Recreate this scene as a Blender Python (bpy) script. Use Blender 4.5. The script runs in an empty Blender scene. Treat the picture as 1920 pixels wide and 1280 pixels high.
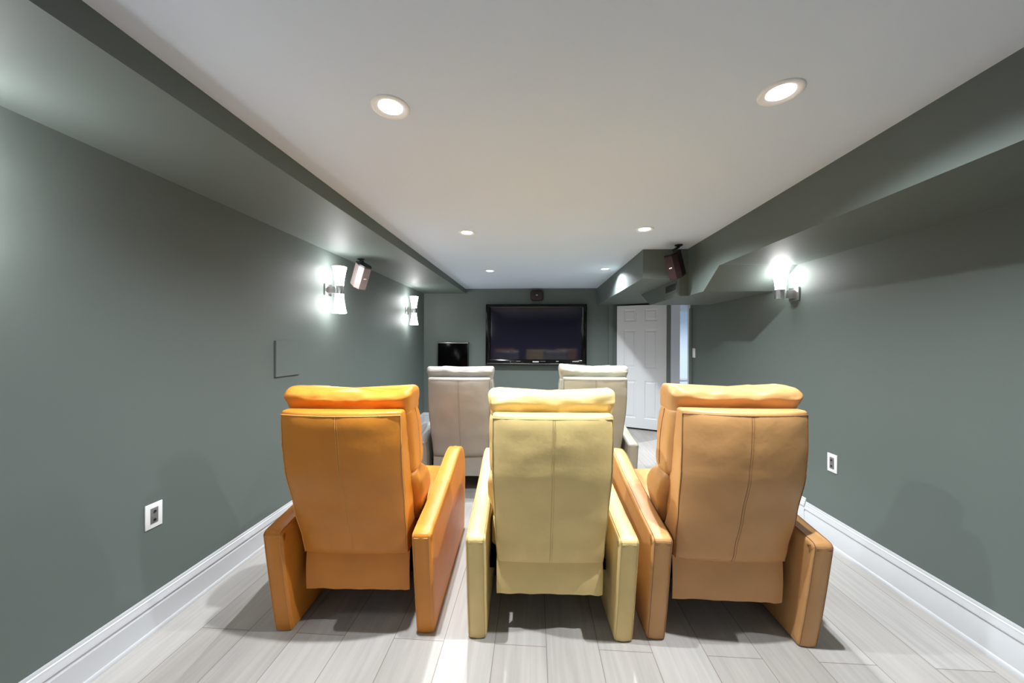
import bpy, bmesh, math, random
from mathutils import Vector, Matrix, noise
random.seed(4)
PI = math.pi
S = bpy.context.scene
COL = S.collection

# ------------------------------------------------------------------ camera
F_PX, YAW, ROLL, CAM_H = 671.2, .0611, .0042, 1.40
cd = bpy.data.cameras.new('camera'); cam = bpy.data.objects.new('camera', cd); COL.objects.link(cam)
cd.sensor_width = 36; cd.lens = F_PX / 1920 * 36; cd.clip_start = .03; cd.clip_end = 60
cam.matrix_world = (Matrix.Translation((0, 0, CAM_H)) @ Matrix.Rotation(YAW, 4, 'Z')
                    @ Matrix.Rotation(PI / 2, 4, 'X') @ Matrix.Rotation(ROLL, 4, 'Z'))
S.camera = cam
# ------------------------------------------------------------------ world, exposure
w = bpy.data.worlds.new('world'); S.world = w; w.use_nodes = True
w.node_tree.nodes['Background'].inputs[0].default_value = (.75, .85, 1, 1)
w.node_tree.nodes['Background'].inputs[1].default_value = .3
S.view_settings.view_transform = 'Standard'; S.view_settings.look = 'None'
S.view_settings.exposure = 1.0; S.view_settings.gamma = 1.0; S.view_settings.use_curve_mapping = False
LAMP_W = 100.0          # each recessed downlight
SHADE_E = 16.0          # opal glass of the sconces

# ------------------------------------------------------------------ room numbers (metres)
YB, YF0 = 6.017, -2.6                 # back wall, wall behind the camera
HC, HL, HB, H2 = 2.289, 2.2025, 2.0105, 1.841
XL = lambda y: -1.8425 - .0115 * (y - 3)
XR = lambda y: 2.0563 - .0027 * (y - 3)
XS = lambda y: -1.1748 + .0053 * (y - 3)
XB, XP, XN, YP = 1.463, 1.0415, 1.3845, 3.508
DY0, DY1, DH = 4.89, 5.50, 1.995      # doorway in the right wall

# ------------------------------------------------------------------ helpers
def link(name, bm, m, parent=None, smooth=True, ang=35):
    me = bpy.data.meshes.new(name)
    bmesh.ops.recalc_face_normals(bm, faces=bm.faces[:])
    bm.to_mesh(me); bm.free()
    for x in (m if isinstance(m, (list, tuple)) else [m]): me.materials.append(x)
    if smooth:
        me.polygons.foreach_set('use_smooth', [True] * len(me.polygons))
        me.set_sharp_from_angle(angle=math.radians(ang))
    o = bpy.data.objects.new(name, me); COL.objects.link(o)
    if parent: o.parent = parent
    return o
def thing(name, label, cat, loc=(0, 0, 0), rotz=0, group=None):
    o = bpy.data.objects.new(name, None); COL.objects.link(o); o.empty_display_size = .1
    o.location = loc; o.rotation_euler = (0, 0, rotz); o['label'] = label; o['category'] = cat
    if group: o['group'] = group
    return o
def tag(o, label, cat, group=None):
    o['label'] = label; o['category'] = cat
    if group: o['group'] = group
    return o
def struct(name, bm, m, label=None, smooth=False):
    o = link(name, bm, m, smooth=smooth); o['kind'] = 'structure'
    if label: o['label'] = label
    return o
def hexa(bm, v):
    """8 points: bottom 4 ccw then top 4 ccw"""
    V = [bm.verts.new(p) for p in v]
    for f in ((3, 2, 1, 0), (4, 5, 6, 7), (0, 1, 5, 4), (1, 2, 6, 5), (2, 3, 7, 6), (3, 0, 4, 7)):
        bm.faces.new([V[i] for i in f])
def box(bm, x0, x1, y0, y1, z0, z1):
    hexa(bm, [(x0, y0, z0), (x1, y0, z0), (x1, y1, z0), (x0, y1, z0), (x0, y0, z1), (x1, y0, z1), (x1, y1, z1), (x0, y1, z1)])
def bbox(x0, x1, y0, y1, z0, z1, bev=0, seg=2):
    bm = bmesh.new(); box(bm, x0, x1, y0, y1, z0, z1)
    if bev: bmesh.ops.bevel(bm, geom=bm.edges[:], offset=bev, segments=seg, profile=.5, affect='EDGES')
    return bm
def prism(bm, poly, axis, a, b):
    """poly of 2d points extruded along axis (0,1,2) from a to b"""
    def P(p, t):
        q = [0, 0, 0]; o = [i for i in range(3) if i != axis]
        q[o[0]], q[o[1]] = p; q[axis] = t; return q
    A = [bm.verts.new(P(p, a)) for p in poly]; B = [bm.verts.new(P(p, b)) for p in poly]
    n = len(poly)
    for i in range(n): bm.faces.new((A[i], A[(i + 1) % n], B[(i + 1) % n], B[i]))
    bm.faces.new(A); bm.faces.new(B[::-1])
def lathe(bm, prof, n=32, c=(0, 0, 0), close=False):
    rings = []
    for r, z in prof:
        if r < 1e-6: rings.append([bm.verts.new((c[0], c[1], c[2] + z))])
        else: rings.append([bm.verts.new((c[0] + r * math.cos(2 * PI * k / n), c[1] + r * math.sin(2 * PI * k / n), c[2] + z)) for k in range(n)])
    for A, B in zip(rings, rings[1:]):
        for k in range(n):
            q = [A[k % len(A)], A[(k + 1) % len(A)], B[(k + 1) % len(B)], B[k % len(B)]]
            u = []
            for v in q:
                if v not in u: u.append(v)
            if len(u) > 2: bm.faces.new(u)
def tube(bm, pts, r, n=6):
    pts = [Vector(p) for p in pts]; rings = []
    for i, p in enumerate(pts):
        d = (pts[min(i + 1, len(pts) - 1)] - pts[max(i - 1, 0)]).normalized()
        a = d.cross(Vector((0, 0, 1)));
        if a.length < .1: a = d.cross(Vector((1, 0, 0)))
        a.normalize(); b = d.cross(a)
        rings.append([bm.verts.new(p + r * (math.cos(2 * PI * k / n) * a + math.sin(2 * PI * k / n) * b)) for k in range(n)])
    for A, B in zip(rings, rings[1:]):
        for k in range(n): bm.faces.new((A[k], A[(k + 1) % n], B[(k + 1) % n], B[k]))
    bm.faces.new(rings[0][::-1]); bm.faces.new(rings[-1])
def lerp_tab(tab, t):
    if t <= tab[0][0]: return tab[0][1]
    for (a, x), (b, y) in zip(tab, tab[1:]):
        if t <= b:
            s = (t - a) / (b - a); s2 = s * s * (3 - 2 * s); return x + (y - x) * (s * .5 + s2 * .5)
    return tab[-1][1]
def catmull(P, sub=6, closed=False):
    out = []; n = len(P); P = [Vector(p) for p in P]
    rng = range(n if closed else n - 1)
    for i in rng:
        g = (lambda k: P[k % n]) if closed else (lambda k: P[max(0, min(n - 1, k))])
        p0, p1, p2, p3 = g(i - 1), g(i), g(i + 1), g(i + 2)
        for s in range(sub):
            t = s / sub
            out.append(.5 * ((2 * p1) + (p2 - p0) * t + (2 * p0 - 5 * p1 + 4 * p2 - p3) * t * t + (3 * p1 - p0 - 3 * p2 + p3) * t ** 3))
    if not closed: out.append(P[-1])
    return out
def rrect(x0, x1, y0, y1, r, nx=10, ny=4, nc=4):
    """rounded rectangle points, ccw"""
    r = min(r, (x1 - x0) * .49, (y1 - y0) * .49); o = []
    for i in range(nx): o.append((x0 + r + (x1 - x0 - 2 * r) * i / nx, y0))
    for i in range(nc): a = -PI / 2 + PI / 2 * i / nc; o.append((x1 - r + r * math.cos(a), y0 + r + r * math.sin(a)))
    for i in range(ny): o.append((x1, y0 + r + (y1 - y0 - 2 * r) * i / ny))
    for i in range(nc): a = PI / 2 * i / nc; o.append((x1 - r + r * math.cos(a), y1 - r + r * math.sin(a)))
    for i in range(nx): o.append((x1 - r - (x1 - x0 - 2 * r) * i / nx, y1))
    for i in range(nc): a = PI / 2 + PI / 2 * i / nc; o.append((x0 + r + r * math.cos(a), y1 - r + r * math.sin(a)))
    for i in range(ny): o.append((x0, y1 - r - (y1 - y0 - 2 * r) * i / ny))
    for i in range(nc): a = PI + PI / 2 * i / nc; o.append((x0 + r + r * math.cos(a), y0 + r + r * math.sin(a)))
    return o
def skin(bm, rings, caps=True):
    R = [[bm.verts.new(p) for p in r] for r in rings]; n = len(R[0])
    for A, B in zip(R, R[1:]):
        for k in range(n): bm.faces.new((A[k], A[(k + 1) % n], B[(k + 1) % n], B[k]))
    if caps:
        for r, fl in ((R[0], True), (R[-1], False)):
            c = bm.verts.new(sum((v.co for v in r), Vector()) / n)
            for k in range(n):
                f = (r[k], r[(k + 1) % n], c); bm.faces.new(f[::-1] if fl else f)

# ------------------------------------------------------------------ materials
def mat(name, col, rough=.5, metal=0, spec=.5, coat=0, emit=None, es=0, bump=None, noisecol=None, ior=None):
    m = bpy.data.materials.new(name); m.use_nodes = True; N = m.node_tree.nodes; L = m.node_tree.links
    b = N['Principled BSDF']
    b.inputs['Base Color'].default_value = (*col, 1); b.inputs['Roughness'].default_value = rough
    b.inputs['Metallic'].default_value = metal; b.inputs['Specular IOR Level'].default_value = spec
    b.inputs['Coat Weight'].default_value = coat
    if emit: b.inputs['Emission Color'].default_value = (*emit, 1); b.inputs['Emission Strength'].default_value = es
    tc = N.new('ShaderNodeTexCoord')
    if noisecol:
        sc, amt = noisecol
        n = N.new('ShaderNodeTexNoise'); n.inputs['Scale'].default_value = sc; n.inputs['Detail'].default_value = 5
        L.new(tc.outputs['Object'], n.inputs['Vector'])
        mr = N.new('ShaderNodeMapRange'); mr.inputs[1].default_value = .3; mr.inputs[2].default_value = .7
        mr.inputs[3].default_value = 1 - amt; mr.inputs[4].default_value = 1 + amt
        L.new(n.outputs[0], mr.inputs[0])
        mx = N.new('ShaderNodeVectorMath'); mx.operation = 'SCALE'; mx.inputs[0].default_value = col
        L.new(mr.outputs[0], mx.inputs['Scale']); L.new(mx.outputs[0], b.inputs['Base Color'])
    if bump:
        sc, st, dist = bump
        n2 = N.new('ShaderNodeTexNoise'); n2.inputs['Scale'].default_value = sc; n2.inputs['Detail'].default_value = 6
        L.new(tc.outputs['Object'], n2.inputs['Vector'])
        bp = N.new('ShaderNodeBump'); bp.inputs['Strength'].default_value = st; bp.inputs['Distance'].default_value = dist
        L.new(n2.outputs[0], bp.inputs['Height']); L.new(bp.outputs[0], b.inputs['Normal'])
    return m
M_WALL = mat('green_grey_paint', (.116, .141, .130), .6, spec=.4, bump=(180, .12, .001), noisecol=(1.2, .02))
M_CEIL = mat('white_ceiling_paint', (.62, .705, .82), .9, spec=.2, bump=(220, .1, .001))
M_TRIM = mat('white_trim_paint', (.55, .56, .58), .35, noisecol=(2, .01))
M_DOOR = mat('white_door_paint', (.68, .69, .71), .4, noisecol=(2, .01))
M_SIDE = mat('pale_blue_wall', (.62, .70, .80), .7, noisecol=(2, .02))
M_BLK = mat('black_gloss', (.003, .003, .003), .1, spec=.22, noisecol=(3, .1))
M_SCR = mat('dark_screen', (.012, .011, .022), .06, spec=.45, noisecol=(3, .05))
M_GLS = mat('black_glass', (.0012, .0012, .0012), .15, spec=.05, noisecol=(3, .1))
M_SIL = mat('dark_silver', (.16, .15, .15), .25, metal=.9, noisecol=(30, .05))
M_CHR = mat('chrome', (.82, .82, .83), .14, metal=1, noisecol=(40, .05))
M_NICK = mat('brushed_nickel', (.55, .54, .53), .3, metal=1, bump=(120, .1, .001))
M_MARK = mat('white_print', (.75, .75, .75), .5, noisecol=(50, .03))
M_MARKD = mat('grey_print', (.2, .2, .2), .5, noisecol=(50, .03))
M_PLAST = mat('white_plastic', (.82, .82, .82), .35, noisecol=(20, .01))
M_GREYP = mat('grey_plastic', (.16, .16, .16), .45, noisecol=(60, .1))
M_DARKP = mat('dark_plastic', (.02, .02, .02), .5, noisecol=(60, .1))
M_MAROON = mat('maroon_grille', (.026, .010, .011), .45, spec=.4, bump=(900, .25, .0006), noisecol=(60, .08))
M_MAROOND = mat('maroon_case', (.012, .005, .006), .5, spec=.25, noisecol=(60, .08))
M_MAROON_LIT = mat('maroon_grille_lit', (.19, .15, .147), .45, spec=.5, bump=(900, .25, .0006), noisecol=(60, .06))  # paler copy of the maroon grille, the sconce's light painted into the colour
M_BLKP = mat('black_plastic', (.006, .006, .006), .35, noisecol=(60, .1))
M_UNDER = mat('black_dust_cover', (.006, .006, .006), .9, spec=.1, noisecol=(60, .1))
M_SHADE = mat('opal_glass', (.9, .9, .88), .25, emit=(1, 1, 1), es=SHADE_E, noisecol=(8, .01))
M_RING = mat('white_lamp_ring', (.82, .82, .82), .4, noisecol=(20, .01))
M_DIFF = mat('lamp_diffuser', (.9, .9, .9), .4, emit=(1, 1, .98), es=6, noisecol=(8, .01))

def floor_mat():
    m = bpy.data.materials.new('pale_wood_planks'); m.use_nodes = True; N = m.node_tree.nodes; L = m.node_tree.links
    b = N['Principled BSDF']; tc = N.new('ShaderNodeTexCoord')
    sp = N.new('ShaderNodeSeparateXYZ'); L.new(tc.outputs['Object'], sp.inputs[0])
    ax = N.new('ShaderNodeMath'); ax.operation = 'ADD'; ax.inputs[1].default_value = PLANK_OFF; L.new(sp.outputs[0], ax.inputs[0])
    cb = N.new('ShaderNodeCombineXYZ'); L.new(sp.outputs[1], cb.inputs[0]); L.new(ax.outputs[0], cb.inputs[1])
    br = N.new('ShaderNodeTexBrick'); L.new(cb.outputs[0], br.inputs['Vector'])
    br.offset = .37; br.offset_frequency = 2
    for k, v in (('Scale', 1), ('Mortar Size', .0016), ('Mortar Smooth', .2), ('Bias', 0), ('Brick Width', 1.65), ('Row Height', .2385)):
        br.inputs[k].default_value = v
    br.inputs['Color1'].default_value = (.395, .365, .340, 1); br.inputs['Color2'].default_value = (.475, .452, .430, 1)
    br.inputs['Mortar'].default_value = (.20, .165, .135, 1)
    mp = N.new('ShaderNodeMapping'); mp.inputs['Scale'].default_value = (26, 1.3, 1); L.new(tc.outputs['Object'], mp.inputs[0])
    n = N.new('ShaderNodeTexNoise'); n.inputs['Scale'].default_value = 1.6; n.inputs['Detail'].default_value = 8; n.inputs['Distortion'].default_value = .6
    L.new(mp.outputs[0], n.inputs['Vector'])
    mp2 = N.new('ShaderNodeMapping'); mp2.inputs['Scale'].default_value = (4, .8, 1); L.new(tc.outputs['Object'], mp2.inputs[0])
    n2 = N.new('ShaderNodeTexNoise'); n2.inputs['Scale'].default_value = 1.5; n2.inputs['Detail'].default_value = 3; L.new(mp2.outputs[0], n2.inputs['Vector'])
    ad = N.new('ShaderNodeMath'); ad.operation = 'ADD'; L.new(n.outputs[0], ad.inputs[0]); L.new(n2.outputs[0], ad.inputs[1])
    mr = N.new('ShaderNodeMapRange'); mr.inputs[1].default_value = .7; mr.inputs[2].default_value = 1.3; mr.inputs[3].default_value = .86; mr.inputs[4].default_value = 1.12
    L.new(ad.outputs[0], mr.inputs[0])
    sc = N.new('ShaderNodeVectorMath'); sc.operation = 'SCALE'; L.new(br.outputs['Color'], sc.inputs[0]); L.new(mr.outputs[0], sc.inputs['Scale'])
    L.new(sc.outputs[0], b.inputs['Base Color']); b.inputs['Roughness'].default_value = .5; b.inputs['Specular IOR Level'].default_value = .385
    bp = N.new('ShaderNodeBump'); bp.inputs['Strength'].default_value = .15; bp.inputs['Distance'].default_value = .002
    L.new(n.outputs[0], bp.inputs['Height']); L.new(bp.outputs[0], b.inputs['Normal'])
    return m
PLANK_OFF = -0.063
M_FLOOR = floor_mat()

def leather(name, col, rough=.42):
    m = bpy.data.materials.new(name); m.use_nodes = True; N = m.node_tree.nodes; L = m.node_tree.links
    b = N['Principled BSDF']; tc = N.new('ShaderNodeTexCoord')
    n = N.new('ShaderNodeTexNoise'); n.inputs['Scale'].default_value = 5; n.inputs['Detail'].default_value = 4; L.new(tc.outputs['Object'], n.inputs['Vector'])
    mr = N.new('ShaderNodeMapRange'); mr.inputs[1].default_value = .3; mr.inputs[2].default_value = .7; mr.inputs[3].default_value = .93; mr.inputs[4].default_value = 1.06
    L.new(n.outputs[0], mr.inputs[0])
    sc = N.new('ShaderNodeVectorMath'); sc.operation = 'SCALE'; sc.inputs[0].default_value = col; L.new(mr.outputs[0], sc.inputs['Scale'])
    L.new(sc.outputs[0], b.inputs['Base Color']); b.inputs['Roughness'].default_value = rough
    b.inputs['Specular IOR Level'].default_value = .38
    v = N.new('ShaderNodeTexVoronoi'); v.inputs['Scale'].default_value = 420; L.new(tc.outputs['Object'], v.inputs['Vector'])
    n2 = N.new('ShaderNodeTexNoise'); n2.inputs['Scale'].default_value = 14; n2.inputs['Detail'].default_value = 3; L.new(tc.outputs['Object'], n2.inputs['Vector'])
    b1 = N.new('ShaderNodeBump'); b1.inputs['Strength'].default_value = .12; b1.inputs['Distance'].default_value = .0006; L.new(v.outputs[0], b1.inputs['Height'])
    b2 = N.new('ShaderNodeBump'); b2.inputs['Strength'].default_value = .35; b2.inputs['Distance'].default_value = .006; L.new(n2.outputs[0], b2.inputs['Height'])
    L.new(b1.outputs[0], b2.inputs['Normal']); L.new(b2.outputs[0], b.inputs['Normal'])
    return m

# ------------------------------------------------------------------ the room
def wall_slab(xf, out, y0, y1, z0, z1):
    bm = bmesh.new()
    a, b = sorted((0, out))
    hexa(bm, [(xf(y0) + a, y0, z0), (xf(y0) + b, y0, z0), (xf(y1) + b, y1, z0), (xf(y1) + a, y1, z0),
              (xf(y0) + a, y0, z1), (xf(y0) + b, y0, z1), (xf(y1) + b, y1, z1), (xf(y1) + a, y1, z1)])
    return bm
def joinbm(*bms):
    o = bmesh.new()
    for b in bms:
        me = bpy.data.meshes.new('tmp'); b.to_mesh(me); o.from_mesh(me); b.free(); bpy.data.meshes.remove(me)
    return o
bm = bbox(-2.1, 4.3, YF0 - .15, 8.2, -.08, 0); struct('floor', bm, M_FLOOR, 'pale wide wooden plank floor')
bm = bbox(-2.1, 4.3, YF0 - .15, 8.2, HC, HC + .08); struct('ceiling', bm, M_CEIL, 'flat white ceiling')
struct('wall_left', wall_slab(XL, -.15, YF0, YB + .15, 0, HC), M_WALL, 'grey green painted left wall')
JX = .12
struct('wall_right', joinbm(wall_slab(XR, JX, YF0, DY0, 0, HC), wall_slab(XR, JX, DY1, YB + .15, 0, HC), wall_slab(XR, JX, DY0, DY1, DH, HC)), M_WALL, 'grey green painted right wall with the doorway')
struct('wall_back', bbox(XL(YB) , XR(YB), YB, YB + .15, 0, HC), M_WALL, 'grey green painted wall behind the television')
struct('wall_front', bbox(XL(YF0) - .15, XR(YF0) + .15, YF0 - .15, YF0, 0, HC), M_WALL, 'grey green painted wall behind the viewer')
# soffit along the left wall
bm = bmesh.new(); n = 2; ys = (YF0, YB)
zl = lambda y: HL + .003 * (y - 3)
hexa(bm, [(XL(ys[0]), ys[0], zl(ys[0])), (XS(ys[0]), ys[0], zl(ys[0])), (XS(ys[1]), ys[1], zl(ys[1])), (XL(ys[1]), ys[1], zl(ys[1])),
          (XL(ys[0]), ys[0], HC), (XS(ys[0]), ys[0], HC), (XS(ys[1]), ys[1], HC), (XL(ys[1]), ys[1], HC)])
struct('trim_1', bm, M_WALL, 'long shallow green soffit over the left wall')
bm = bmesh.new()
hexa(bm, [(XB, YF0, HB), (XR(YF0), YF0, HB), (XR(YB), YB, HB), (XB, YB, HB), (XB, YF0, HC), (XR(YF0), YF0, HC), (XR(YB), YB, HC), (XB, YB, HC)])
struct('trim_2', bm, M_WALL, 'deep green bulkhead running along the right wall')
struct('trim_3', bbox(XP, XB, YP, YB, HB, HC), M_WALL, 'boxed green bulkhead reaching to the back wall')
bm = bmesh.new()
poly = [(2.93, HB), (3.195, H2), (4.357, H2), (4.73, HB)]
prism(bm, poly, 0, XB, XR(3.5))
prism(bm, [(YP, HB), (YP, H2), (4.357, H2), (4.73, HB)], 0, XN, XB)
struct('trim_4', bm, M_WALL, 'dropped green duct box with slanted ends')

# baseboards
BBP = [(0, 0), (.024, 0), (.024, .010), (.021, .018), (.017, .022), (.016, .03), (.016, .128), (.012, .134), (.012, .145), (.018, .150), (.017, .162), (.011, .172), (.010, .184), (.006, .188), (.006, .197), (.003, .203), (0, .203)]
def baseboard(name, p, q, nrm, k=1.0, label=None, kt=1.0):
    bm = bmesh.new(); rings = []
    for P in (p, q): rings.append([(P[0] + nrm[0] * t * kt, P[1] + nrm[1] * t * kt, z * k + (.0 if z else 0)) for t, z in BBP])
    A, B = [[bm.verts.new(v) for v in r] for r in rings]; n = len(A)
    for i in range(n): bm.faces.new((A[i], A[(i + 1) % n], B[(i + 1) % n], B[i]))
    bm.faces.new(A); bm.faces.new(B[::-1])
    return struct(name, bm, M_TRIM, label, smooth=True)
baseboard('baseboard_left', (XL(YF0), YF0), (XL(YB), YB), (1, 0), .9, 'white moulded baseboard on the left wall')
baseboard('baseboard_right', (XR(YF0), YF0), (XR(2.83), 2.83), (-1, 0), 1.0, 'white moulded baseboard on the right wall')
baseboard('baseboard_right_far', (XR(2.83), 2.83), (XR(DY0 - .125), DY0 - .125), (-1, 0), 1.12, 'taller white baseboard toward the doorway', 1.15)
baseboard('baseboard_back', (XL(YB), YB), (1.23, YB), (0, -1), .9, 'white moulded baseboard on the back wall')
# doorway: jamb liner, casings
bm = bmesh.new()
xr = XR(5.2)
box(bm, xr - .004, xr + JX + .004, DY1 - .018, DY1 + .001, 0, DH); box(bm, xr - .004, xr + JX + .004, DY0 - .001, DY0 + .018, 0, DH)
box(bm, xr - .004, xr + JX + .004, DY0, DY1, DH - .018, DH)
box(bm, xr - .006, xr, DY0 - .062, DY0, 0, DH)
struct('trim_5', bm, M_TRIM, 'white door jamb lining of the doorway')
bm = bmesh.new()
box(bm, xr - .020, xr, DY0 - .125, DY0 - .062, 0, H2 + .0); box(bm, xr - .013, xr - .0, DY1 + .001, DY1 + .145, 0, HB)
struct('trim_6', bm, M_WALL, 'green painted casing on both sides of the doorway')
bm = bmesh.new(); box(bm, 1.231, 1.300, YB - .022, YB, 0, HB); box(bm, 1.300, 1.309, YB - .012, YB, 0, HB)
struct('trim_7', bm, M_WALL, 'green vertical casing board on the back wall')
# adjoining room seen through the doorway
bm = bmesh.new(); box(bm, XR(6) + JX, 4.2, 7.5, 7.6, 0, HC); struct('wall_side_room_back', bm, M_SIDE, 'pale blue far wall seen through the doorway')
bm = bmesh.new(); box(bm, 4.1, 4.2, 3.6, 7.5, 0, HC); struct('wall_side_room_right', bm, M_SIDE)
bm = bmesh.new(); box(bm, XR(6) + JX, 4.2, 3.5, 3.6, 0, HC); struct('wall_side_room_front', bm, M_SIDE)
bm = bmesh.new(); box(bm, XR(6) + .02, XR(6) + JX, YB + .15, 7.6, 0, HC); struct('wall_side_room_left', bm, M_SIDE)
bm = bmesh.new(); box(bm, XR(6) + JX, 4.1, 7.47, 7.5, 2.03, HC); box(bm, XR(6) + JX, 4.1, 7.47, 7.5, .63, .665); struct('trim_8', bm, M_TRIM, 'white rail and header on the pale blue far wall')

# ------------------------------------------------------------------ white six panel door, standing open
def six_panel_door(W, Hh, T):
    bm = bmesh.new()
    xs = [0, .15, .40, .575, .825, 1]; zs = [0, .08, .385, .49, .80, .87, .967, 1]
    xs = [x * W for x in xs]; zs = [z * Hh for z in zs]
    for side in (0, 1):
        y0 = 0 if side == 0 else T; sg = 1 if side == 0 else -1
        for i in range(5):
            for j in range(7):
                x0, x1, z0, z1 = xs[i], xs[i + 1], zs[j], zs[j + 1]
                if i in (1, 3) and j in (1, 3, 5):
                    lv = [(0, 0), (.010, .007), (.024, .007), (.040, .001)]
                    R = [[bm.verts.new((a, y0 + sg * d, b)) for a, b in ((x0 + s, z0 + s), (x1 - s, z0 + s), (x1 - s, z1 - s), (x0 + s, z1 - s))] for s, d in lv]
                    for A, B in zip(R, R[1:]):
                        for k in range(4): bm.faces.new((A[k], A[(k + 1) % 4], B[(k + 1) % 4], B[k]))
                    bm.faces.new(R[-1])
                else:
                    bm.faces.new([bm.verts.new((a, y0, b)) for a, b in ((x0, z0), (x1, z0), (x1, z1), (x0, z1))])
    for a, b in (((0, 0), (0, Hh)), ((W, 0), (W, Hh))):
        bm.faces.new([bm.verts.new(p) for p in ((a[0], 0, 0), (a[0], T, 0), (a[0], T, Hh), (a[0], 0, Hh))])
    for z in (0, Hh): bm.faces.new([bm.verts.new(p) for p in ((0, 0, z), (W, 0, z), (W, T, z), (0, T, z))])
    bmesh.ops.remove_doubles(bm, verts=bm.verts[:], dist=1e-5)
    return bm
hx, hy, ex, ey = 2.040, 5.645, 1.357, 5.955
DW = math.hypot(hx - ex, hy - ey)
door = link('door_1', six_panel_door(DW, 1.955, .035), M_DOOR, smooth=False); door['kind'] = 'structure'; door['label'] = 'white six panel door standing open against the back wall'
door.location = (ex, ey, .03); door.rotation_euler = (0, 0, math.atan2(hy - ey, hx - ex))
for z in (.2, .98, 1.72):
    bm = bmesh.new(); lathe(bm, [(0, 0), (.007, 0), (.007, .09), (0, .09)], 12, (DW + .006, -.004, z)); box(bm, DW - .002, DW + .006, .0, .03, z, z + .09)
    h = link('hinge', bm, M_NICK, door)
bm = bmesh.new(); lathe(bm, [(0, 0), (.024, 0), (.026, .012), (.018, .026), (.010, .03), (.010, .045), (.030, .05), (.031, .004), (.026, .006)][:6] + [(.026, .05), (.028, .062), (.02, .074), (0, .077)], 20)
bmesh.ops.rotate(bm, verts=bm.verts[:], cent=(0, 0, 0), matrix=Matrix.Rotation(PI / 2, 3, 'X')); bmesh.ops.translate(bm, verts=bm.verts[:], vec=(.06, 0, .88))
link('door_knob', bm, M_NICK, door)

# ------------------------------------------------------------------ recessed downlights
DL = {(-.548, 1.331): 'recessed ceiling downlight nearest the viewer on the left side', (.872, 1.328): 'recessed ceiling downlight nearest the viewer on the right side',
      (-.550, 2.90): 'recessed ceiling downlight on the left, second from the viewer', (.866, 2.88): 'recessed ceiling downlight on the right, second from the viewer',
      (-.558, 4.49): 'small recessed ceiling downlight on the left, nearest the television', (.862, 4.42): 'small recessed ceiling downlight on the right, nearest the television',
      (3.1, 6.0): 'unseen recessed ceiling downlight added to light the side room past the door'}  # last entry is an added, unseen lamp that lights the side room
def downlight(x, y, label, power):
    t = thing('recessed_downlight', label, 'ceiling light', (x, y, HC), 0, 'recessed ceiling downlights')
    bm = bmesh.new(); lathe(bm, [(.0715, 0), (.0715, -.003), (.067, -.006), (.058, -.006), (.047, -.001), (.043, -.0005)], 40)
    link('trim_ring', bm, M_RING, t, ang=60)
    bm = bmesh.new(); lathe(bm, [(.0435, -.0015), (.03, -.002), (0, -.0025)], 40); link('diffuser', bm, M_DIFF, t)
    ld = bpy.data.lights.new('downlight_lamp', 'SPOT'); ld.shadow_soft_size = .016; ld.energy = power; ld.color = (.91, .965, 1)
    ld.spot_size = math.radians(152); ld.spot_blend = .85
    lo = bpy.data.objects.new('downlight_lamp', ld); COL.objects.link(lo); lo.parent = t; lo.location = (0, 0, -.006)
    return t
for (x, y), lab in DL.items(): downlight(x, y, lab, LAMP_W * (1.6 if x > 2 else 1))

# ------------------------------------------------------------------ wall sconces
def sconce(label, wx, y, z, sgn, both, group='frosted glass wall sconces'):
    t = thing('wall_sconce', label, 'wall light', (wx, y, z), 0, group)
    off = .112 * sgn
    bm = bbox(*(sorted((0, .016 * sgn))), -.052, .052, -.052, .052, .003); link('backplate', bm, M_NICK, t)
    bm = bbox(*(sorted((.014 * sgn, off))), -.024, .024, -.030, .030, .004)
    link('arm', bm, M_NICK, t)
    bm = bmesh.new(); pr = [(0, -.038)]
    for k in range(9):
        z0 = -.038 + .076 * k / 9; pr += [(.037, z0 + .001), (.0385, z0 + .0025), (.0385, z0 + .006), (.037, z0 + .0075)]
    pr += [(0, .038)]
    lathe(bm, pr, 40, (off, 0, 0)); link('collar', bm, M_CHR, t)
    for s in ((1, -1) if both else (1,)):
        bm = bmesh.new(); pr = []
        for k in range(13):
            u = k / 12; pr.append((.035 + .005 * u + .020 * u ** 1.6, s * (.036 + .168 * u)))
        pr += [(pr[-1][0] - .004, s * .206), (pr[-1][0] - .012, s * .200), (.03, s * .18), (0, s * .176)]
        lathe(bm, pr, 40, (off, 0, 0)); link('glass_shade', bm, M_SHADE, t)
    return t
sconce('double chrome sconce with glowing shades up and down, left wall beside the speaker', XL(3.09) + .0, 3.09, 1.852, 1, True)
sconce('double chrome sconce on the left wall nearest the viewer, outside the picture', XL(.92), .92, 1.855, 1, True)
sconce('unseen double chrome sconce added on the left wall behind the viewer to light the chair backs', XL(-1.14), -1.14, 1.855, 1, True)  # added out of view as frontal fill for the chair backs
sconce('unseen double chrome sconce added on the right wall behind the viewer to light the chair backs', XR(-1.14), -1.14, 1.80, -1, True)  # second added fill sconce, also unseen, facing the chair backs
sconce('smaller looking double chrome sconce at the far end of the left wall', XL(5.15), 5.15, 1.846, 1, True)
sconce('chrome sconce with a single upright glowing shade on the right wall', XR(2.955), 2.955, 1.782, -1, False)

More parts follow.
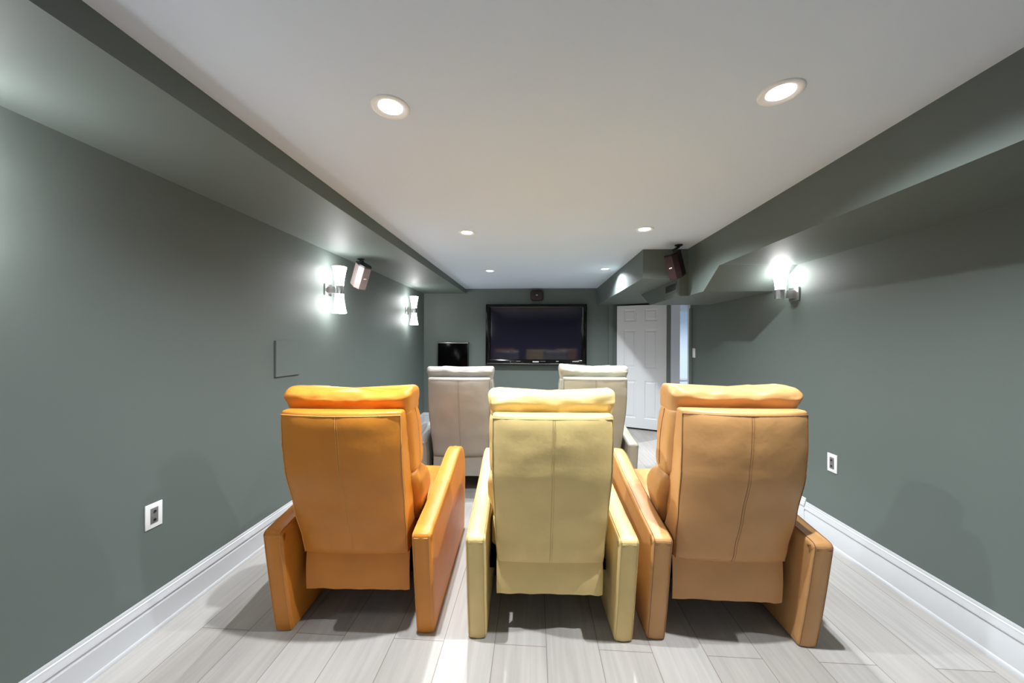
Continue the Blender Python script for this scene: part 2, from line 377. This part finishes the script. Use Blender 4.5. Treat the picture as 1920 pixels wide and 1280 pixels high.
# ------------------------------------------------------------------ speakers
def wedge_speaker(label, loc, az, tilt, mg, mc, ceil_z, mount):
    """front faces direction az (radians from +x), tilted down"""
    t = thing('wall_speaker', label, 'speaker', (0, 0, 0))
    R = Matrix.Translation(loc) @ Matrix.Rotation(az + PI / 2, 4, 'Z') @ Matrix.Rotation(tilt, 4, 'X')
    half = .108
    plan = [(-.034, -.078), (.034, -.078), (.060, -.028), (.046, .070), (-.046, .070), (-.060, -.028)]
    bm = bmesh.new(); prism(bm, plan, 2, -half, half); bmesh.ops.bevel(bm, geom=bm.edges[:], offset=.003, segments=2, affect='EDGES')
    bmesh.ops.transform(bm, matrix=R, verts=bm.verts[:]); link('speaker_case', bm, mc, t)
    g = [(-.0345, -.0795), (.0345, -.0795), (.0605, -.030), (.0585, -.027), (.033, -.075), (-.033, -.075), (-.0585, -.027), (-.0605, -.030)]
    bm = bmesh.new(); prism(bm, g, 2, -half + .004, half - .004); bmesh.ops.transform(bm, matrix=R, verts=bm.verts[:]); gr = link('grille', bm, mg, t)
    bm = bmesh.new(); box(bm, -.013, -.001, -.0815, -.079, -.006, .004); box(bm, .001, .013, -.0815, -.079, -.004, .006)
    bmesh.ops.transform(bm, matrix=R, verts=bm.verts[:]); link('badge', bm, M_MARK, t)
    bm = bmesh.new(); prism(bm, [(a * 1.03, b * 1.03) for a, b in plan], 2, half - .001, half + .012); bmesh.ops.bevel(bm, geom=bm.edges[:], offset=.003, segments=2, affect='EDGES')
    bmesh.ops.transform(bm, matrix=R, verts=bm.verts[:]); link('end_cap', bm, M_BLKP if mg is M_MAROON_LIT else M_MAROOND, t)
    bm = bmesh.new(); top = R @ Vector((0, .02, half + .008)); mt = Vector((mount[0], mount[1], ceil_z))
    tube(bm, [top, top + Vector((0, 0, .02)), mt - Vector((0, 0, .02)), mt - Vector((0, 0, .002))], .011, 10)
    lathe(bm, [(0, 0), (.036, 0), (.036, -.006), (.018, -.016), (0, -.016)], 24, mt); link('mount_bracket', bm, M_BLKP, t)
    return t
wedge_speaker('maroon wedge speaker with sconce light painted into its pale colour, tilted under the left soffit beside the near sconce', (-1.655, 3.33, 2.02), math.radians(-33), math.radians(28), M_MAROON_LIT, M_MAROON_LIT, HL, (-1.70, 3.42))
wedge_speaker('dark maroon wedge speaker hung from the ceiling at the right bulkhead', (1.275, 3.33, 2.095), math.radians(-141), math.radians(25), M_MAROON, M_MAROOND, HC, (1.318, 3.36))
# centre speaker over the television
t = thing('centre_speaker', 'rounded maroon speaker on the back wall just above the television', 'speaker', (.045, YB, 2.170))
def rr_plate(w, h, r, y0, y1, nc=6):
    bm = bmesh.new(); prism(bm, rrect(-w / 2, w / 2, -h / 2, h / 2, r, 2, 2, nc), 1, y0, y1); return bm
bm = rr_plate(.216, .172, .045, -.055, -.012); link('speaker_case', bm, M_MAROOND, t)
bm = bmesh.new(); rings = []
for s, y in ((0, -.055), (.002, -.068), (.008, -.074), (.02, -.077)):
    rings.append([(a, y, b) for a, b in rrect(-.106 + s, .106 - s, -.084 + s, .084 - s, .045, 2, 2, 6)])
skin(bm, rings); link('grille', bm, M_MAROON, t)
bm = bmesh.new()
for x in (-.013, .005): lathe(bm, [(0, 0), (.008, 0), (.008, .003), (0, .003)], 12, (0, 0, 0)); 
bm.free(); bm = bmesh.new()
for x in (-.014, .004): box(bm, x, x + .011, -.0795, -.0765, -.006, .006)
link('badge', bm, M_MARK, t)
bm = bbox(-.03, .03, -.012, 0, -.04, .04); link('mount_bracket', bm, M_BLKP, t)

# ------------------------------------------------------------------ television
t = thing('television', 'large glossy black flat television on the back wall', 'television', (.031, YB - .024, 1.512))
TW, TH = 1.662, 1.01
bm = bbox(-.55, .55, -.06, 0, -.30, .30, .01); link('rear_housing', bm, M_BLKP, t)
bm = bmesh.new()
out = rrect(-TW / 2, TW / 2, -TH / 2, TH / 2, .010, 2, 2, 3); n = len(out)
sx0, sx1, sz0, sz1 = -TW / 2 + .082, TW / 2 - .086, -TH / 2 + .098, TH / 2 - .058
inn = rrect(sx0, sx1, sz0, sz1, .002, 2, 2, 3)
def ring(p, y): return [bm.verts.new((a, y, b)) for a, b in p]
def sh(p, s): return [(a * (1 - s / TW * 2), b * (1 - s / TH * 2)) for a, b in p]
RR = [ring(out, -.060), ring(out, -.082), ring(sh(out, .006), -.090), ring(sh(out, .022), -.094), ring(sh(out, .036), -.093), ring(sh(inn, -.006), -.090), ring(inn, -.084), ring(inn, -.074)]
for A, B in zip(RR, RR[1:]):
    for k in range(n): bm.faces.new((A[k], A[(k + 1) % n], B[(k + 1) % n], B[k]))
bm.faces.new(RR[0][::-1]); link('bezel', bm, M_BLK, t, ang=50)
bm = bbox(sx0 - .002, sx1 + .002, -.078, -.070, sz0 - .002, sz1 + .002); link('screen', bm, M_SCR, t, smooth=False)
bm = bbox(-TW / 2 + .02, TW / 2 - .02, -.1005, -.090, -TH / 2 + .018, -TH / 2 + .036, .003); link('silver_strip', bm, M_SIL, t)
bm = bbox(sx0 - .005, sx1 + .02, -.096, -.088, sz1 + .003, sz1 + .010, .002); link('trim_strip', bm, M_SIL, t)
bm = bmesh.new(); zb = -TH / 2 + .062
for k in range(7): box(bm, -.050 + k * .0145, -.050 + k * .0145 + .0115, -.0975, -.093, zb - .009, zb + .009)
link('maker_badge', bm, M_MARK, t, smooth=False)
bm = bmesh.new()
for k in range(2): box(bm, .335 + k * .022, .335 + k * .022 + .013, -.0975, -.093, zb + .003, zb + .013)
link('feature_mark', bm, M_MARK, t, smooth=False); bm = bmesh.new()
for k in range(6): box(bm, .60 + k * .018, .60 + k * .018 + .013, -.0975, -.093, zb + .002 + .003 * (k % 2), zb + .012 + .003 * (k % 2))
link('feature_mark', bm, M_MARK, t, smooth=False)
bm = bmesh.new(); box(bm, -.32, -.25, -.0975, -.093, zb + .004, zb + .012)
link('grey_mark', bm, M_MARKD, t, smooth=False)
bm = bmesh.new(); box(bm, .07, .16, -.0975, -.093, zb + .004, zb + .010)
link('grey_mark', bm, M_MARKD, t, smooth=False)
# ------------------------------------------------------------------ black glass panel left of the television
t = thing('equipment_cabinet', 'black glass fronted wall cabinet left of the television, behind the chairs', 'cabinet', (-1.36, YB, .985))
bm = bbox(-.262, .262, -.06, 0, -.4, .4, .004); link('cabinet_body', bm, M_BLKP, t)
bm = bbox(-.250, .250, -.066, -.058, -.39, .375, .003); link('glass_door', bm, M_GLS, t)
bm = bbox(-.256, .256, -.068, -.058, .381, .392, .002); link('metal_strip', bm, M_NICK, t)

# ------------------------------------------------------------------ wall fittings
bm = bmesh.new(); y0, y1 = 2.428, 2.700
hexa(bm, [(XL(y0), y0, 1.139), (XL(y0) + .014, y0, 1.139), (XL(y1) + .014, y1, 1.137), (XL(y1), y1, 1.137), (XL(y0), y0, 1.400), (XL(y0) + .014, y0, 1.400), (XL(y1) + .014, y1, 1.405), (XL(y1), y1, 1.405)])
bmesh.ops.bevel(bm, geom=bm.edges[:], offset=.002, segments=2, affect='EDGES')
tag(link('access_panel', bm, M_WALL), 'square access panel painted wall green on the left wall', 'wall panel')
def outlet(label, wx, y, z, sgn, pw, ph):
    t = thing('wall_outlet', label, 'outlet', (wx, y, z), 0)
    bm = bbox(*sorted((0, .006 * sgn)), -pw / 2, pw / 2, -ph / 2, ph / 2, .002); link('cover_plate', bm, M_PLAST, t)
    iw, ih = pw * .22, ph * .31
    bm = bbox(*sorted((.004 * sgn, .0085 * sgn)), -iw, iw, -ih, ih, .001); ins = link('socket_insert', bm, M_GREYP, t)
    for dz in (.020, -.020):
        bm = bmesh.new(); lathe(bm, [(0, 0), (.0055, 0), (.0055, .004), (.003, .004), (.003, .001), (0, .001)], 14)
        bmesh.ops.rotate(bm, verts=bm.verts[:], cent=(0, 0, 0), matrix=Matrix.Rotation(PI / 2 * sgn, 3, 'Y')); bmesh.ops.translate(bm, verts=bm.verts[:], vec=(.0085 * sgn, 0, dz))
        link('jack', bm, M_DARKP, ins)
outlet('white wall plate with a grey insert on the left wall', XL(1.615), 1.615, .557, 1, .078, .118)
outlet('white wall plate with a grey insert on the right wall', XR(2.595), 2.595, .573, -1, .079, .125)
t = thing('light_switch', 'white light switch on the right wall beside the doorway', 'light switch', (XR(4.7), 4.725, 1.263))
bm = bbox(-.006, 0, -.037, .037, -.060, .060, .002); link('cover_plate', bm, M_PLAST, t)
bm = bbox(-.010, -.004, -.016, .016, -.033, .033, .002); link('rocker', bm, M_PLAST, t)
# vent in the duct box
t = thing('air_vent', 'small louvred air vent in the dropped duct box', 'vent', (XN, 3.717, 1.944))
bm = bmesh.new()
for a in ((-.15, .15, .036, .046), (-.15, .15, -.046, -.036)): box(bm, -.006, 0, a[0], a[1], a[2], a[3])
for a in ((-.15, -.138), (.138, .15)): box(bm, -.006, 0, a[0], a[1], -.036, .036)
link('vent_frame', bm, M_WALL, t, smooth=False)
bm = bbox(-.0012, 0, -.138, .138, -.036, .036); link('vent_backing', bm, M_DARKP, t, smooth=False)
for k in range(4):
    z = -.027 + k * .018; bm = bmesh.new(); hexa(bm, [(-.005, -.138, z - .004), (-.001, -.138, z - .001), (-.001, .138, z - .001), (-.005, .138, z - .004), (-.005, -.138, z - .001), (-.001, -.138, z + .002), (-.001, .138, z + .002), (-.005, .138, z - .001)])
    link('slat', bm, M_WALL, t, smooth=False)

# ------------------------------------------------------------------ recliner chairs
ARM_PROF = [(.0, .006), (-.03, .15), (-.062, .33), (-.088, .49), (-.089, .512), (-.078, .524), (-.03, .532), (.07, .545), (.16, .558), (.27, .578), (.40, .600), (.53, .625), (.65, .652), (.74, .662), (.83, .652), (.91, .618), (.97, .56), (1.005, .48), (1.015, .38), (1.005, .22), (.975, .006)]
def inset(poly, d):
    n = len(poly); out = []
    for i in range(n):
        p0, p1, p2 = (Vector(poly[i - 1]), Vector(poly[i]), Vector(poly[(i + 1) % n]))
        a = (p1 - p0).normalized(); b = (p2 - p1).normalized()
        na = Vector((a.y, -a.x)); nb = Vector((b.y, -b.x)); m = (na + nb)
        if m.length < 1e-4: m = na
        m.normalize(); k = max(.55, m.dot(na)); out.append(tuple(p1 + m * d / k))
    return out
def recliner(label, loc, rot, leath, seamm, rec=0., dzt=0., zb=.366, zs=.181, seed=0, wr=1.0, group=None, bw=.04):
    t = thing('recliner_chair', label, 'armchair', (loc[0], loc[1], 0), rot, group)
    def seam(par, pts, r):
        b_ = bmesh.new(); tube(b_, pts, r, 5); return link('seam', b_, seamm, par)
    NZ = lambda x, y, z, s=9: noise.noise(Vector((x * s + seed * 7.3, y * s, z * s + seed)))
    # ---- arms
    prof = [tuple(p) for p in catmull([Vector((*p, 0)) for p in ARM_PROF[:5]], 5)[:-1]] + [tuple(p) for p in catmull([Vector((*p, 0)) for p in ARM_PROF[4:]], 4)]
    prof = [(p[0], p[1]) for p in prof]
    for sgn in (-1, 1):
        xi, xo, r = .297, .387, .012
        bm = bmesh.new(); rings = []
        # profile runs clockwise seen from -x ... choose inset direction by area sign
        area = sum(prof[i - 1][0] * prof[i][1] - prof[i][0] * prof[i - 1][1] for i in range(len(prof)))
        sd = 1 if area < 0 else -1
        secs = [(xi, r + .02), (xi, r), (xi + .0035, r * .30), (xi + r * .9, 0), (xi + .03, -.002), ((xi + xo) / 2, -.004), (xo - .03, -.002), (xo - r * .9, 0), (xo - .0035, r * .30), (xo, r), (xo, r + .02)]
        for x, d in secs:
            q = inset(prof, sd * d)
            rr = []
            for (a, b) in q:
                b2 = max(b, .004)
                rr.append((sgn * x, a, b2))
            rings.append(rr)
        skin(bm, rings, caps=False)
        bm.verts.ensure_lookup_table(); n = len(prof)
        bm.faces.new([bm.verts[i] for i in range(n)][::-1]); bm.faces.new([bm.verts[(len(rings) - 1) * n + i] for i in range(n)])
        bmesh.ops.triangulate(bm, faces=[f for f in bm.faces if len(f.verts) > 4])
        for v in bm.verts:
            if .05 < v.co.z and (abs(abs(v.co.x) - xi) > .02): v.co.z += .0015 * wr * NZ(v.co.x, v.co.y, v.co.z, 14)
        am = link('arm', bm, leath, t, ang=50)
        # stitched seams along both edges and across the rear top
        for x, off in ((xo - .0085, .0012), (xi + .0085, .0012)):
            q = inset(prof, -sd * off)
            seam(am, [(sgn * x, a, max(b, .008)) for a, b in q], .0013)
        q = inset(prof, -sd * .0005); k = min(range(len(q)), key=lambda i: (q[i][0] + .087) ** 2 + (q[i][1] - .505) ** 2)
        seam(am, [(sgn * (xi + .013), q[k][0] - .001, q[k][1]), (sgn * (xo - .013), q[k][0] - .001, q[k][1])], .0018)
        seam(am, [(sgn * (xi + .013), q[k][0] + .001, q[k][1] - .010), (sgn * (xo - .013), q[k][0] + .001, q[k][1] - .010)], .0012)
        bm = bbox(min(sgn * .31, sgn * .375), max(sgn * .31, sgn * .375), .015, .96, 0, .008); link('foot', bm, M_UNDER, am)
    # ---- back shell
    zt = 1.092 + dzt
    REAR = [(zb, .018), (.45, .000), (.62, -.052), (.83, -.108), (.95, -.122), (zt, -.128)]
    FRONT = [(zb, .16), (.45, .15), (.55, .095), (.72, .045), (.83, .0), (1.0, -.045), (zt, -.066)]
    HWt = [(zb, .252), (.6, .262), (.8, .269), (.95, .270), (zt, .268)]
    rsh = lambda z: rec * max(0, (z - .40)) / .69
    def shell_ring(z, s=0.):
        y0, y1, hw = lerp_tab(REAR, z) + rsh(z), lerp_tab(FRONT, z) + rsh(z), lerp_tab(HWt, z)
        return [(a, b, z) for a, b in rrect(-hw + s, hw - s, y0 + s, y1 - s, .011, 16, 4, 4)]
    rings = []; r = .012
    for k in range(4): a = PI / 2 * k / 4; rings.append([(x, y, zb + .0 + r * (1 - math.sin(a))) for x, y, _ in shell_ring(zb, r * (1 - math.cos(a)))][:] if False else [(x, y, zb + r * math.sin(a)) for x, y, _ in shell_ring(zb + r * math.sin(a), r * (1 - math.cos(PI / 2 - a)))])
    N1 = 26
    for k in range(N1 + 1): rings.append(shell_ring(zb + r + (zt - zb - 2 * r) * k / N1))
    for k in range(1, 5): a = PI / 2 * k / 4; z = zt - r + r * math.sin(a); rings.append([(x, y, z + (.004 * math.cos(x / .27 * PI / 2) if 0 else 0)) for x, y, _ in shell_ring(z, r * (1 - math.cos(a)))])
    bow = lambda x, z: bw * (.35 + .65 * (z - zb) / (zt - zb)) * (1 - min(1, abs(x) / .27) ** 2)
    # puff and dimples on the rear face
    for rg in rings:
        for i, (x, y, z) in enumerate(rg):
            h = (z - zb) / (zt - zb); e = max(0, 1 - (abs(x) / .26) ** 6) * max(0, min(1, (1 - h) * 14)) * max(0, min(1, h * 14))
            if y < lerp_tab(REAR, z) + rsh(z) + .004:
                y -= .010 * e * (1 - .2 * max(0, 1 - abs(x) / .02)); y += .0035 * wr * e * NZ(x, 0, z, 11)
                corner = max(0, (abs(x) - .15) / .1) * max(0, (h - .8) / .2)
                y -= .006 * wr * corner * NZ(x, 3, z, 30)
            elif y < lerp_tab(FRONT, z) + rsh(z) - .002:
                x += .003 * wr * NZ(x, y, z, 20) * (1 if x > 0 else -1) * max(0, min(1, (1 - h) * 10))
            rg[i] = (x, y - bow(x, z) * (1 if y < (lerp_tab(REAR, z) + lerp_tab(FRONT, z)) / 2 + rsh(z) else .3), z)
    bm = bmesh.new(); skin(bm, rings); shell = link('back_shell', bm, leath, t, ang=60)
    rz = lambda z: lerp_tab(REAR, z) + rsh(z)
    for sgn in (-1, 1): seam(shell, [(sgn * (lerp_tab(HWt, z) - .004), rz(z) - .001, z) for z in [zb + .01 + (zt - zb - .028) * k / 24 for k in range(25)]], .0024)
    hw = lerp_tab(HWt, zt - .018)
    seam(shell, [(-hw + .004 + (2 * hw - .008) * k / 20, rz(zt) - .0015 - .001 * NZ(k, 1, 1, .4) - bow(-hw + 2 * hw * k / 20, zt), zt - .018 + .002 * math.cos((k - 10) / 10 * PI / 2)) for k in range(21)], .0026)
    def sy(z, k):
        h = (z - zb) / (zt - zb); e = max(0, min(1, (1 - h) * 14)) * max(0, min(1, h * 14))
        return rz(z) - k * e + .0035 * wr * e * NZ(0, 0, z, 11) - .0004 - bow(0, z)
    zz_ = [zb + .012 + (zt - zb - .028) * k / 30 for k in range(31)]
    seam(shell, [(-.002, sy(z, .0081), z) for z in zz_], .0012)
    seam(shell, [(.0075, sy(z, .0085), z) for z in zz_], .0007)
    # ---- skirt flap under the back
    bm = bmesh.new(); G = []; nx, nz = 26, 8
    for j in range(nz + 1):
        row = []
        for i in range(nx + 1):
            x = -.254 + .508 * i / nx; h = j / nz; z = zs + (zb + .01 - zs) * h
            y = .036 + .006 * wr * (1 - h) * NZ(x, 0, .2, 10) - .006 * math.sin(h * PI)
            y += .004 * wr * math.sin(x * 95 + seed) * max(0, (x - .12) / .13) * (1 - h * .6)
            row.append((x, y, z + (.003 * wr * NZ(x, 7, 0, 16) if j == 0 else 0)))
        G.append(row)
    F = [[bm.verts.new(p) for p in r_] for r_ in G]; B = [[bm.verts.new((p[0], p[1] + .006, p[2])) for p in r_] for r_ in G]
    for j in range(nz):
        for i in range(nx):
            bm.faces.new((F[j][i], F[j][i + 1], F[j + 1][i + 1], F[j + 1][i])); bm.faces.new((B[j][i], B[j + 1][i], B[j + 1][i + 1], B[j][i + 1]))
    for i in range(nx): bm.faces.new((F[0][i], B[0][i], B[0][i + 1], F[0][i + 1])); bm.faces.new((F[nz][i], F[nz][i + 1], B[nz][i + 1], B[nz][i]))
    for j in range(nz): bm.faces.new((F[j][0], F[j + 1][0], B[j + 1][0], B[j][0])); bm.faces.new((F[j][nx], B[j][nx], B[j + 1][nx], F[j + 1][nx]))
    link('rear_flap', bm, leath, t, ang=60)
    # ---- cushions: head roll, upper back, lumbar, seat
    def cushion(name, z0, z1, HW, Y0, Y1, r, puff=.012, wrk=.005, top_dip=0, ns=14, crz=.04):
        rg = []
        zz = []; m = 6
        for k in range(m): a = PI / 2 * k / m; zz.append((z0 + r * (1 - math.cos(a)) , r * (1 - math.sin(a))))
        for k in range(ns + 1): zz.append((z0 + r + (z1 - z0 - 2 * r) * k / ns, 0))
        for k in range(1, m + 1): a = PI / 2 * k / m; zz.append((z1 - r + r * math.sin(a), r * (1 - math.cos(a))))
        for z, s in zz:
            hw = lerp_tab(HW, z); y0 = lerp_tab(Y0, z) + rsh(z); y1 = lerp_tab(Y1, z) + rsh(z)
            s2 = min(s, (y1 - y0) * .46)
            row = []
            for x, y in rrect(-hw + s * .55, hw - s * .55, y0 + s2, y1 - s2, crz, 22, 5, 5):
                q = 1 - (x / hw) ** 2
                zc = z
                if top_dip and z > (z0 + z1) / 2: zc -= top_dip * q * (z - (z0 + z1) / 2) / ((z1 - z0) / 2)
                nv = NZ(x, y, z, 8) * wrk * wr + NZ(x * 2.2, y, z * 4, 9) * wrk * .5 * wr
                yy = y + (nv if y > (y0 + y1) / 2 else -nv) + (puff * q * (1 if y > (y0 + y1) / 2 else -.2))
                xx = x * (1 + .5 * nv)
                row.append((xx, yy, zc + nv * .8))
            rg.append(row)
        bm = bmesh.new(); skin(bm, rg); return link(name, bm, leath, t, ang=80)
    d = dzt
    hc = cushion('head_cushion', 1.03 + d, 1.188 + d, [(1.03 + d, .272), (1.09 + d, .286), (1.15 + d, .295), (1.196 + d, .296)], [(1.03 + d, -.050), (1.09 + d, -.062), (1.14 + d, -.086), (1.196 + d, -.074)], [(1.03, .128), (1.12, .112), (1.19, .085)], .034, .006, .013, .018, 12, .038)
    uc = cushion('upper_back_cushion', .755, 1.085 + d, [(.755, .288), (.85, .292), (1.0, .292), (1.10, .284), (1.13, .280)], [(.755, .01), (.84, -.01), (1.0, -.05), (1.12, -.07)], [(.755, .17), (.82, .178), (.95, .150), (1.08, .115), (1.12, .10)], .035, .014, .006, 0, 16)
    lc = cushion('lumbar_cushion', .46, .772, [(.46, .275), (.55, .286), (.63, .306), (.70, .305), (.78, .288)], [(.46, .14), (.6, .09), (.78, .0)], [(.46, .26), (.56, .300), (.66, .280), (.77, .19)], .05, .012, .006, 0, 12)
    for sgn in (-1, 1):
        seam(hc, [(sgn * .283, rsh(1.1) + .010 + .084 * math.cos(a), 1.128 + d + .050 * math.sin(a)) for a in [PI * .05 + PI * .90 * k / 14 for k in range(15)]], .0018)
        seam(uc, [(sgn * (lerp_tab([(.755, .288), (.85, .2925), (1.0, .2925), (1.10, .284)], z) + .0005), lerp_tab([(.78, .10), (.9, .08), (1.08, .03)], z) + rsh(z), z) for z in [.79 + .29 * k / 12 for k in range(13)]], .0018)
    # seat
    bm = bmesh.new(); rings = []
    for y, s in [(.17, .03), (.18, .01), (.2, 0)] + [(.2 + .66 * k / 8, 0) for k in range(1, 9)] + [(.90, .008), (.925, .03), (.935, .055)]:
        rr = rrect(-.292 + s * .3, .292 - s * .3, .33 + s, .49 - s, .03, 14, 3, 4)
        rings.append([(a, y, b + (.012 * (1 - (a / .29) ** 2) if b > .42 else 0) + .003 * NZ(a, y, b, 10)) for a, b in rr])
    skin(bm, rings); link('seat_cushion', bm, leath, t, ang=60)
    bm = bbox(-.285, .285, .905, .955, .10, .43, .015, 3); link('footrest', bm, leath, t)
    bm = bbox(-.27, .27, .12, .90, .21, .335, .01); link('seat_base', bm, M_UNDER, t)
    for sgn in (-1, 1): link('mechanism_rail', bbox(min(sgn * .262, sgn * .298), max(sgn * .262, sgn * .298), .16, .86, .235, .285), M_UNDER, t)
    return t
def dk(c, k=.55): return tuple(v * k for v in c)
cA, cB, cC, cD, cE = (.640, .232, .028), (.74, .555, .235), (.570, .300, .115), (.290, .275, .250), (.39, .38, .31)
G1, G2 = 'front row of coloured recliners', 'second row of pale recliners'
recliner('orange leather recliner seen from behind, leftmost of the near row', (-.855, 1.673), .048, leather('orange_leather', cA), mat('orange_thread', (.70, .36, .10), .6, noisecol=(90, .05)), -.018, 0, .366, .181, 1, 1.1, G1, .045)
recliner('pale yellow leather recliner seen from behind, middle of the near row', (.081, 1.688), .038, leather('yellow_leather', cB), mat('yellow_thread', (.50, .38, .16), .6, noisecol=(90, .05)), .030, -.014, .350, .190, 2, 1.3, G1, .03)
recliner('tan leather recliner seen from behind, rightmost of the near row by the right wall', (.921, 1.726), .003, leather('tan_leather', cC), mat('tan_thread', (.24, .11, .04), .6, noisecol=(90, .05)), .028, .013, .372, .172, 3, 1.1, G1, .055)
recliner('greige leather recliner in the far row, in front of the black cabinet', (-.648, 3.175), .047, leather('greige_leather', cD), mat('greige_thread', dk(cD), .6, noisecol=(90, .05)), -.005, -.006, .366, .181, 4, 1.0, G2)
recliner('cream leather recliner in the far row, in front of the white door', (.516, 3.219), .014, leather('cream_leather', cE), mat('cream_thread', dk(cE), .6, noisecol=(90, .05)), -.035, .007, .366, .181, 5, 1.3, G2)
